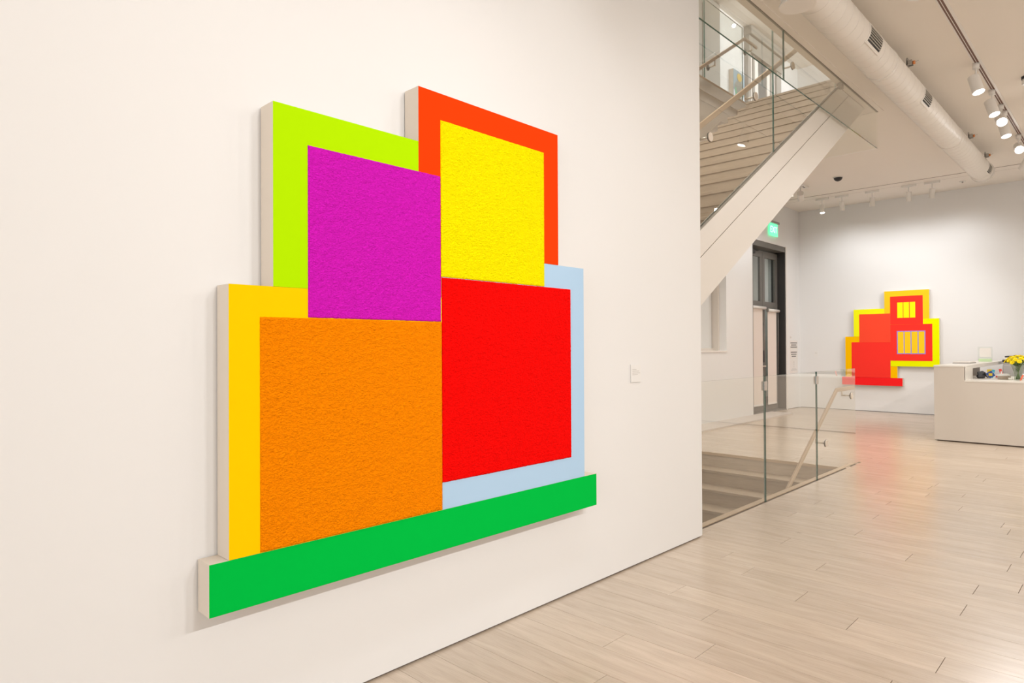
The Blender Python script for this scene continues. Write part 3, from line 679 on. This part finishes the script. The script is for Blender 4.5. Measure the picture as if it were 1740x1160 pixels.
# side grilles: saddle frame following the tube, slats
def grille(y0, y1, a0=-38, a1=12):
    def arc(bm, r, r2, ya, yb, aa, ab, m_=8, mi=0):
        A = []
        for rr_ in (r, r2):
            for yy_ in (ya, yb):
                A.append([bm.verts.new((XC+rr_*math.cos(math.radians(aa+(ab-aa)*i/m_)), yy_, ZD+rr_*math.sin(math.radians(aa+(ab-aa)*i/m_)))) for i in range(m_+1)])
        in0, in1, ou0, ou1 = A
        for i in range(m_):
            for q in ((ou0[i], ou1[i], ou1[i+1], ou0[i+1]), (in0[i], in0[i+1], in1[i+1], in1[i]), (in0[i], ou0[i], ou0[i+1], in0[i+1]), (in1[i], in1[i+1], ou1[i+1], ou1[i])): bm.faces.new(q).material_index = mi
        bm.faces.new((in0[0], in1[0], ou1[0], ou0[0])); bm.faces.new((in0[-1], ou0[-1], ou1[-1], in1[-1]))
    bm = nb(); R0 = RD
    arc(bm, R0, R0+.007, y0-.02, y0, a0-8, a1+4); arc(bm, R0, R0+.007, y1, y1+.02, a0-8, a1+4); arc(bm, R0, R0+.007, y0, y1, a0-8, a0); arc(bm, R0, R0+.007, y0, y1, a1, a1+4)
    gr = obj('grille_frame', bm, 'duct_paint', dt)
    bm = nb(); arc(bm, R0, R0+.0035, y0, y1, a0, a1); obj('grille_opening', bm, 'vent_dark', gr)
    ns = 7
    for k_ in range(1, ns):
        a = a0+(a1-a0)*k_/ns
        bm = nb(); arc(bm, R0+.003, R0+.010, y0, y1, a-1.3, a+1.3, 2); obj('slat', bm, 'vent_slat', gr)
grille(6.10, 6.43); grille(8.02, 8.31); grille(12.0, 12.25)
# branch collar near the top of the picture
bm = nb(); cyl(bm, (XC, 4.86, ZD-.02), (XC-.0, 4.86, ZD-RD-.055), .115, n=40); cyl(bm, (XC, 4.86, ZD-RD-.055), (XC, 4.86, ZD-RD-.07), .125, n=40); obj('branch_collar', bm, 'duct_paint', dt)
# hangers: a clamp beside the duct with copper nut and rod
def hanger(y):
    t = thing('duct_hanger', 'small steel clamp with a copper-coloured nut on the round duct' , 'hanger', (XC+RD, y, ZD), 'clamps along the round duct')
    x0 = XC+RD*.8
    part('strap', t, 'steel', (x0, x0+.05, y-.035, y-.025, ZD+.085, ZD+.135), (x0, x0+.05, y+.015, y+.025, ZD+.085, ZD+.135), (x0, x0+.012, y-.035, y+.025, ZD+.06, ZD+.16), bev=.001)
    bm = nb(); cyl(bm, (x0+.05, y, ZD+.11), (x0+.07, y, ZD+.11), .018, n=6); obj('nut', bm, 'copper', t)
    bm = nb(); cyl(bm, (x0+.05, y, ZD+.11), (x0+.10, y, ZD+.12), .003, n=6); obj('rod', bm, 'steel', t)
    return t
for y, lb in ((7.42, 'copper-nutted duct clamp between the first and second grille'), (10.6, 'copper-nutted duct clamp between the joint ring and the far end'), (11.85, 'copper-nutted duct clamp beside the duct end grille')):
    hanger(y)['label'] = lb

# ------------------------------------------------------------------ recessed track and its heads
tr = thing('ceiling_track', 'long recessed lighting track with two brown slots beside the duct', 'track', (-1.22, 8, ZC))
part('channel', tr, 'white_metal', (-1.258, -1.246, 1, 13.4, ZC-.006, ZC+.002), (-1.231, -1.226, 1, 13.4, ZC-.006, ZC+.002), (-1.208, -1.185, 1, 13.4, ZC-.006, ZC+.002))
part('slot', tr, 'slot_brown', (-1.246, -1.231, 1, 13.4, ZC-.003, ZC+.001), label='brown slot')
part('slot', tr, 'slot_brown', (-1.226, -1.208, 1, 13.4, ZC-.003, ZC+.001), label='brown slot')
tf = thing('ceiling_track', 'recessed track across the ceiling in front of the far wall', 'track', (-2, 13.6, ZC))
part('channel', tf, 'ceiling_paint', (-5.36, XR, 13.46, 13.72, ZC-.004, ZC+.001))
part('slot', tf, 'slot_brown', (-5.36, XR, 13.445, 13.46, ZC-.002, ZC+.001)); part('slot', tf, 'slot_brown', (-5.36, XR, 13.72, 13.735, ZC-.002, ZC+.001))
ts = thing('ceiling_track', 'short lighting track near the exit sign, behind the white stringer', 'track', (-4.5, 12, ZC))
part('channel', ts, 'white_metal', (-4.545, -4.45, 10.6, 12.56, ZC-.025, ZC+.002)); part('slot', ts, 'frame_dark', (-4.51, -4.485, 11.9, 12.5, ZC-.026, ZC-.02))
def head(pos, aim, label, group, lit=True, r=.055, L=.19, drop=.10, power=0, ang=40, lightrad=.045, emis='lamp_face', zt=None):
    """pos: centre of the cylinder; aim: direction the lamp looks"""
    p = Vector(pos); d = (Vector(aim)-p).normalized(); zt = ZC if zt is None else zt
    t = thing('track_light', label, 'track light', (p.x, p.y, zt), group)
    bm = nb(); a = p-d*L/2; b = p+d*L/2
    cyl(bm, a, b, r, n=28, cap=False); cyl(bm, a-d*.001, a, r*.98, n=28)
    # inner rim
    cyl(bm, b-d*.014, b, r*.94, n=28, cap=False); obj('housing', bm, 'white_metal', t)
    bm = nb(); cyl(bm, b-d*.014, b-d*.010, r*.94, n=28); obj('lens', bm, emis if lit else 'white_metal', t)
    bm = nb(); st0 = a+d*.03; tip = Vector((p.x, p.y, zt-.035))
    cyl(bm, tip, Vector((p.x, p.y, max(a.z+.01, p.z+.02))), .009, n=10); obj('stem', bm, 'white_metal', t)
    if group.startswith('far'): part('adapter', t, 'white_metal', (p.x-.12, p.x+.12, p.y-.02, p.y+.02, zt-.045, zt-.001), bev=.003)
    else:
        bm = nb(); cyl(bm, (p.x, p.y, zt-.06), (p.x, p.y, zt-.001), .032, n=20); obj('adapter', bm, 'white_metal', t)
    if power:
        s = spot('track_light_beam', b+d*.03, b+d*3, power, ang, .7, lightrad)
    return t
G1 = 'spotlights on the long ceiling track'
head((-1.24, 8.30, 4.085), (-0.75, 8.0, 2.3), 'first white spotlight on the long track, nearest and largest of the lit cluster', G1, power=90, ang=125)
head((-1.24, 9.30, 4.10), (-0.70, 8.9, 2.3), 'second white spotlight on the long track, tight behind the nearest one', G1, power=90, ang=125)
head((-1.24, 9.95, 4.12), (-0.6, 7.6, 2.6), 'third spotlight on the long track, glaring toward the camera', G1, power=60, ang=80)
head((-1.24, 10.25, 4.07), (-0.85, 9.9, 2.3), 'fourth white spotlight on the long track, lens angled down', G1, power=90, ang=125)
head((-1.24, 11.55, 4.12), (-0.75, 9.3, 2.8), 'fifth spotlight on the long track, brightest, round glare at the right', G1, power=60, ang=80)
head((-1.24, 12.3, 4.05), (-3.0, 14.8, 1.7), 'dim spotlight at the right edge, past the brightest one', G1, lit=False, power=0)
spot('track_spot_a', (-0.95, 12.3, 4.1), (-3.8, 14.8, 0.8), 140, 60, .9, .04)
spot('track_spot_b', (-0.3, 12.2, 4.1), (-3.5, 14.8, 0.8), 100, 50, .9, .04)
head((-1.24, 5.80, 4.14), (-2.0, 6.9, 2.6), 'spotlight cut off by the top edge beside the track slots', G1, lit=False)
G2_ = 'far spotlights along the recessed cross track'
for x, aimx, lit, lb in ((-4.61, -4.5, True, 'leftmost of the hanging spotlights before the far wall, lens lit'), (-4.24, -4.3, False, 'second hanging spotlight from the left before the far wall'), (-3.70, -3.8, False, 'third hanging spotlight before the far wall'), (-3.09, -3.15, False, 'fourth hanging spotlight before the far wall'), (-2.72, -2.85, False, 'rightmost hanging spotlight before the duct end')):
    head((x, 13.74, 4.09), (aimx, 13.95 if not lit else 13.55, 3.0), lb, G2_, lit=lit, r=.045, L=.17)
for x in (-4.3, -3.4, -2.5): spot('cross_track_spot', (x, 13.76, 3.95), (x-.1, 14.82, 1.3), 44, 140, .9, .05)
G3 = 'spotlights near the exit sign'
head((-4.5, 12.30, 4.09), (-4.75, 13.1, 3.7), 'tilted white spotlight on the short track by the stringer', G3, lit=False, r=.055)
head((-4.5, 11.85, 4.12), (-4.6, 12.0, 3.0), 'lit spotlight peeping out past the stringer edge', G3, r=.045, power=60, ang=150)
for yy in (9.4, 11.0):   # fill spots added out of sight behind the stringer
    spot('entrance_fill', (-4.35, yy, 4.1), (-3.1, yy+1.0, 0), 125, 115, .8, .03, WARM)
# small ceiling pieces
t = thing('smoke_detector', 'dark little dome on the ceiling between stair and duct', 'detector', (-3.837, 12.24, ZC-.06))
bm = nb(); cyl(bm, (-3.837, 12.24, ZC-.012), (-3.837, 12.24, ZC), .085, n=28); obj('base', bm, 'white_metal', t)
bm = nb()
for k_ in range(5):
    a0 = k_*P/10; a1 = (k_+1)*P/10
    cyl(bm, (-3.837, 12.24, ZC-.012-.06*math.sin(a0)), (-3.837, 12.24, ZC-.012-.06*math.sin(a1)), .07*math.cos(a0), max(.002, .07*math.cos(a1)), n=24, cap=False)
obj('dome', bm, 'black_plastic', t)
t = thing('ceiling_speaker', 'small round ceiling fixture cut by the right edge', 'fixture', (-.90, 9.1, ZC)); bm = nb(); cyl(bm, (-.90, 9.1, ZC-.03), (-.90, 9.1, ZC), .05, n=24); obj('cup', bm, 'black_plastic', t); bm = nb(); cyl(bm, (-.90, 9.1, ZC-.09), (-.90, 9.1, ZC-.03), .045, n=24); obj('housing', bm, 'white_metal', t)
t = thing('sprinkler_head', 'small pale ceiling disc between the far spotlights and the duct end', 'sprinkler', (-2.33, 14.1, ZC-.02)); bm = nb(); cyl(bm, (-2.33, 14.15, ZC-.008), (-2.33, 14.15, ZC), .05, n=24); obj('plate', bm, 'white_metal', t); bm = nb(); cyl(bm, (-2.33, 14.15, ZC-.03), (-2.33, 14.15, ZC-.008), .012, n=12); obj('nozzle', bm, 'steel', t)

# ------------------------------------------------------------------ reception desk
YK = 10.916; XK0, XK1 = -2.16, -1.797; ZH, ZL = 1.073, .868; XKR = 2.2
dk = thing('reception_desk', 'long pale reception desk with a raised left ledge', 'desk', (-.5, 12, 0))
part('front_panel', dk, 'desk_paint', (XK0, XK1, YK, YK+.04, .018, ZH-.022), (XK1, XKR, YK, YK+.04, .018, ZL-.02))
part('plinth', dk, 'dark_gap', (XK0+.03, XKR, YK+.03, YK+.9, 0, .02))
part('side_panel', dk, 'desk_paint', (XK0, XK0+.04, YK+.04, 14.30, .018, ZH-.022))
part('ledge', dk, 'desk_top', (XK0-.004, XK1, YK-.004, 14.40, ZH-.022, ZH), (XK1-.02, XK1-.001, YK+.612, 14.40, ZH-.055, ZH-.0225), bev=.0015)
part('upright', dk, 'desk_top', (XK1-.03, XK1, YK+.001, YK+.61, ZL, ZH-.023), bev=.0015)
part('worktop', dk, 'desk_top', (XK1, XKR, YK-.004, YK+.92, ZL-.02, ZL), (XK0+.05, XK1, YK+.045, YK+.92, ZL-.02, ZL), (XK0+.05, -1.30, YK+.92, 12.7, ZL-.02, ZL))
part('end_panel', dk, 'desk_paint', (XKR-.04, XKR, YK+.04, YK+.9, .018, ZL-.02))
ZT = ZL
def tk(x, y, z): return (x, y, z)
# tray of papers on the ledge
t = thing('tablet', 'closed grey laptop lying on the raised ledge of the desk', 'laptop', (-2.05, 12.2, ZH)); part('base', t, 'grey_fabric', (-2.13, -1.90, 12.0, 12.5, ZH, ZH+.014), bev=.003); part('lid', t, 'paper', (-2.125, -1.905, 12.005, 12.49, ZH+.015, ZH+.030), bev=.003)
t = thing('acrylic_stand', 'clear acrylic sign stand on the desk ledge, green base strip', 'sign holder', (-2.0, 13.6, ZH))
mat('pale_green', (0.52, 0.68, 0.40, 1), .5, var=.1)
part('plate', t, 'clear_glass', (-2.05, -1.84, 13.61, 13.616, ZH+.0, ZH+.25)); part('insert', t, 'paper', (-2.02, -1.86, 13.607, 13.609, ZH+.08, ZH+.23)); part('strip', t, 'pale_green', (-2.03, -1.85, 13.56, 13.598, ZH, ZH+.05), bev=.003)
# flowers in a glass vase
VX, VY = -1.262, 11.45
v = thing('vase', 'clear fluted glass vase standing on the desk', 'vase', (VX, VY, ZT)); ZT += .0012
bm = nb(); prof = [(.0, .044), (.01, .046), (.05, .044), (.10, .052), (.14, .060), (.17, .068), (.21, .088)]
n = 24; rings = [[bm.verts.new((VX+r*math.cos(2*P*i/n), VY+r*math.sin(2*P*i/n), ZT+z)) for i in range(n)] for z, r in prof]
for a, b in zip(rings, rings[1:]):
    for i in range(n): bm.faces.new((a[i], a[(i+1) % n], b[(i+1) % n], b[i])).smooth = True
bm.faces.new(rings[0][::-1]); obj('glass_body', bm, 'vase_glass', v)
part('base', v, 'edge_green', (VX-.02, VX+.02, VY-.02, VY+.02, ZT, ZT+.004))
ZT -= .0012
fl = thing('flower_bouquet', 'round bunch of bright yellow flowers in the glass vase', 'flowers', (VX, VY, ZT+.05))
rf = random.Random(5)
blossoms = []
for k_ in range(30):
    u = (k_+.5)/30; th = k_*2.39996; rr_ = math.sqrt(u)
    a = rr_*1.35
    fx = VX+.15*math.sin(a)*math.cos(th); fy = VY+.15*math.sin(a)*math.sin(th); fz = ZT+.225+.125*math.cos(a)-.01
    blossoms.append((fx, fy, fz, Vector((math.sin(a)*math.cos(th), math.sin(a)*math.sin(th), math.cos(a)+.2)).normalized()))
for fx, fy, fz, nn in blossoms:
    bm = nb(); cpos = Vector((fx, fy, fz)); u_, v_ = frame_axes(nn)
    for layer, (rl, npet, tilt) in enumerate(((.036, 11, .15), (.027, 9, .5), (.015, 6, 1.0))):
        for j in range(npet):
            th = 2*P*j/npet+layer*.3; dr_ = (u_*math.cos(th)+v_*math.sin(th)); tp = cpos+dr_*rl*math.cos(tilt)+nn*rl*math.sin(tilt); sdv = dr_.cross(nn)*rl*.27; mid = cpos+dr_*rl*.6*math.cos(tilt)+nn*(rl*.6*math.sin(tilt)+.002)
            q = [bm.verts.new(x) for x in (cpos, mid+sdv, tp, mid-sdv)]; bm.faces.new(q)
    o = obj('blossom', bm, 'petal', fl, recalc=False)
    bm = nb(); b0 = Vector((VX+(fx-VX)*.22, VY+(fy-VY)*.22, ZT+.20)); cyl(bm, b0, cpos-nn*.002, .003, n=5); cyl(bm, Vector((VX-(fx-VX)*.2, VY-(fy-VY)*.2, ZT+.012)), b0, .0036, n=5); obj('stalk', bm, 'stem', fl)
for j in range(12):
    th = rf.uniform(0, 6.28); z = ZT+rf.uniform(.10, .23); r0 = .01; r1 = rf.uniform(.03, .065); bm = nb()
    a = Vector((VX+r0*math.cos(th), VY+r0*math.sin(th), z)); tp = Vector((VX+r1*math.cos(th), VY+r1*math.sin(th), z+.035)); sdv = Vector((-math.sin(th), math.cos(th), 0))*.012; mid = (a+tp)/2+Vector((0, 0, .006))
    bm.faces.new([bm.verts.new(x) for x in (a, mid+sdv, tp, mid-sdv)]); obj('leaf', bm, 'stem', fl, recalc=False)
# things under and behind the ledge
def lump(name, m, c, s, seed, parent, rough=.25):
    bm = nb(); bmesh.ops.create_icosphere(bm, subdivisions=3, radius=1)
    for q in bm.verts:
        k_ = 1+rough*noise.noise(q.co*1.7+Vector((seed, 0, 0))); q.co = Vector((c[0]+q.co.x*s[0]*k_, c[1]+q.co.y*s[1]*k_, max(c[2]-s[2]*.88, c[2]+q.co.z*s[2]*k_)))
    for f in bm.faces: f.smooth = True
    return obj(name, bm, m, parent)
t = thing('shoulder_bag', 'black bag slumped at the left end under the desk ledge', 'bag', (-1.70, 12.0, ZT)); lump('body', 'dark_bag', (-1.735, 11.75, ZT+.048), (.055, .13, .052), 3, t, .5)
bm = nb(); bar(bm, [(-1.675, 11.66, ZT+.09), (-1.675, 11.80, ZT+.03), (-1.675, 11.95, ZT+.006)], .02, .008); obj('strap', bm, 'dark_bag', t)
def card(label, m, m2, x, y, w_, h_, tilt, ztop=0):
    t = thing('leaflet', label, 'leaflet', (x, y, ZT), 'leaflets and cards on the worktop')
    c, s = math.cos(tilt), math.sin(tilt); pts = [(-w_/2, 0), (w_/2, 0), (w_/2, h_), (-w_/2, h_)]
    P2 = [(x+px*c-pz*s, ZT+.004+ztop+max(0, (px+w_/2)*s if s > 0 else (px-w_/2)*s)+pz*c) for px, pz in pts]
    zmin = min(p[1] for p in P2); P2 = [(a, b-zmin+ZT+.001+ztop) for a, b in P2]
    bm = nb(); A = [bm.verts.new((a, y, b)) for a, b in P2]; B = [bm.verts.new((a, y+.004, b)) for a, b in P2]
    bm.faces.new(A); bm.faces.new(B[::-1])
    for i in range(4): bm.faces.new((A[i], B[i], B[(i+1) % 4], A[(i+1) % 4]))
    obj('sheet', bm, m, t)
    cx = sum(p[0] for p in P2)/4; cz = sum(p[1] for p in P2)/4
    part('picture', t, m2, (cx-w_*.28, cx+w_*.28, y-.0015, y-.0002, cz-h_*.22, cz+h_*.22))
card('yellow card standing upright beside the black bag', 'card_yellow', 'card_blue', -1.665, 12.05, .06, .12, .05)
card('teal card leaning between the yellow and dark blue cards', 'card_teal', 'paper_white', -1.63, 11.95, .035, .12, -.2)
card('dark blue card tilted on its corner on the worktop', 'card_blue', 'card_yellow', -1.585, 11.70, .08, .085, .62)
card('red card behind the tilted dark blue one', 'card_red', 'paper_white', -1.51, 12.05, .035, .13, .25)
card('small white and red card at the right of the tilted blue card', 'paper_white', 'card_red', -1.535, 11.62, .035, .06, -.25)
t = thing('storage_box', 'brown open box of papers left of the vase', 'box', (-1.44, 11.6, ZT))
part('body', t, 'box_brown', (-1.50, -1.37, 11.50, 11.72, ZT+.001, ZT+.05), bev=.002); part('papers', t, 'paper_white', (-1.51, -1.385, 11.51, 11.71, ZT+.0505, ZT+.065), (-1.49, -1.40, 11.53, 11.7, ZT+.065, ZT+.076))
t = thing('drinking_glass', 'small clear tumbler just left of the flower vase', 'glass', (-1.36, 11.4, ZT))
bm = nb(); cyl(bm, (-1.345, 11.42, ZT+.001), (-1.345, 11.42, ZT+.10), .026, .032, n=20, cap=False); cyl(bm, (-1.345, 11.42, ZT+.001), (-1.345, 11.42, ZT+.006), .026, n=20); obj('body', bm, 'clear_glass', t); bm = nb(); cyl(bm, (-1.345, 11.42, ZT+.0065), (-1.345, 11.42, ZT+.03), .024, n=16); obj('contents', bm, 'paper', t)
t = thing('marker_pen', 'orange-red marker leaning right of the vase foot', 'marker', (-1.20, 11.2, ZT))
bm = nb(); cyl(bm, (-1.215, 11.25, ZT+.006), (-1.190, 11.27, ZT+.075), .009, n=12); obj('barrel', bm, 'marker_red', t); bm = nb(); cyl(bm, (-1.190, 11.27, ZT+.075), (-1.183, 11.276, ZT+.094), .0095, n=12); obj('cap', bm, 'paper_white', t)
# printer on a back counter, office chair
bc = thing('back_counter', 'grey counter behind the desk under the printer', 'counter', (-.9, 14.3, 0)); part('carcass', bc, 'grey_fabric', (-1.74, 1.2, 13.75, 14.7, 0.0, .84), bev=.003); part('top', bc, 'desk_top', (-1.76, 1.22, 13.72, 14.72, .84, .87), bev=.003)
pr_ = thing('printer', 'grey printer with black bands behind the yellow flowers', 'printer', (-1.3, 14.1, .87))
part('body', pr_, 'grey_fabric', (-1.73, -.85, 13.85, 14.45, .87, 1.06), bev=.01); part('band', pr_, 'black_plastic', (-1.74, -.84, 13.84, 14.46, 1.06, 1.10), bev=.004); part('scanner_lid', pr_, 'paper_white', (-1.73, -.85, 13.85, 14.45, 1.10, 1.14), bev=.006); part('top_cover', pr_, 'black_plastic', (-1.71, -.87, 13.88, 14.44, 1.14, 1.165), bev=.006)
ch = thing('office_chair', 'grey office chair tucked between ledge and back counter', 'chair', (-1.52, 13.1, 0))
bm = nb(); box(bm, -1.70, -1.32, 12.85, 13.35, .46, .53); finish(bm); bevel(bm, .02, 2); obj('seat', bm, 'grey_fabric', ch)
bm = nb(); prism_x(bm, [(13.32, .60), (13.38, .60), (13.46, 1.02), (13.41, 1.03)], -1.68, -1.35); finish(bm); bevel(bm, .012, 2); obj('backrest', bm, 'grey_fabric', ch)
bm = nb(); cyl(bm, (-1.51, 13.1, .08), (-1.51, 13.1, .46), .025, n=14); obj('post', bm, 'black_plastic', ch)
bm = nb(); bar(bm, [(-1.51, 13.30, .50), (-1.51, 13.42, .52), (-1.51, 13.42, .66)], .05, .02); obj('back_support', bm, 'black_plastic', ch)
for k_ in range(5):
    a = 2*P*k_/5; e_ = Vector((-1.51+.26*math.cos(a), 13.1+.26*math.sin(a), .065)); bm = nb(); cyl(bm, (-1.51, 13.1, .10), e_, .018, .012, n=8); lg = obj('leg', bm, 'black_plastic', ch); bm = nb(); cyl(bm, (e_.x-.012, e_.y, .028), (e_.x+.012, e_.y, .028), .028, n=14); obj('caster', bm, 'black_plastic', lg)
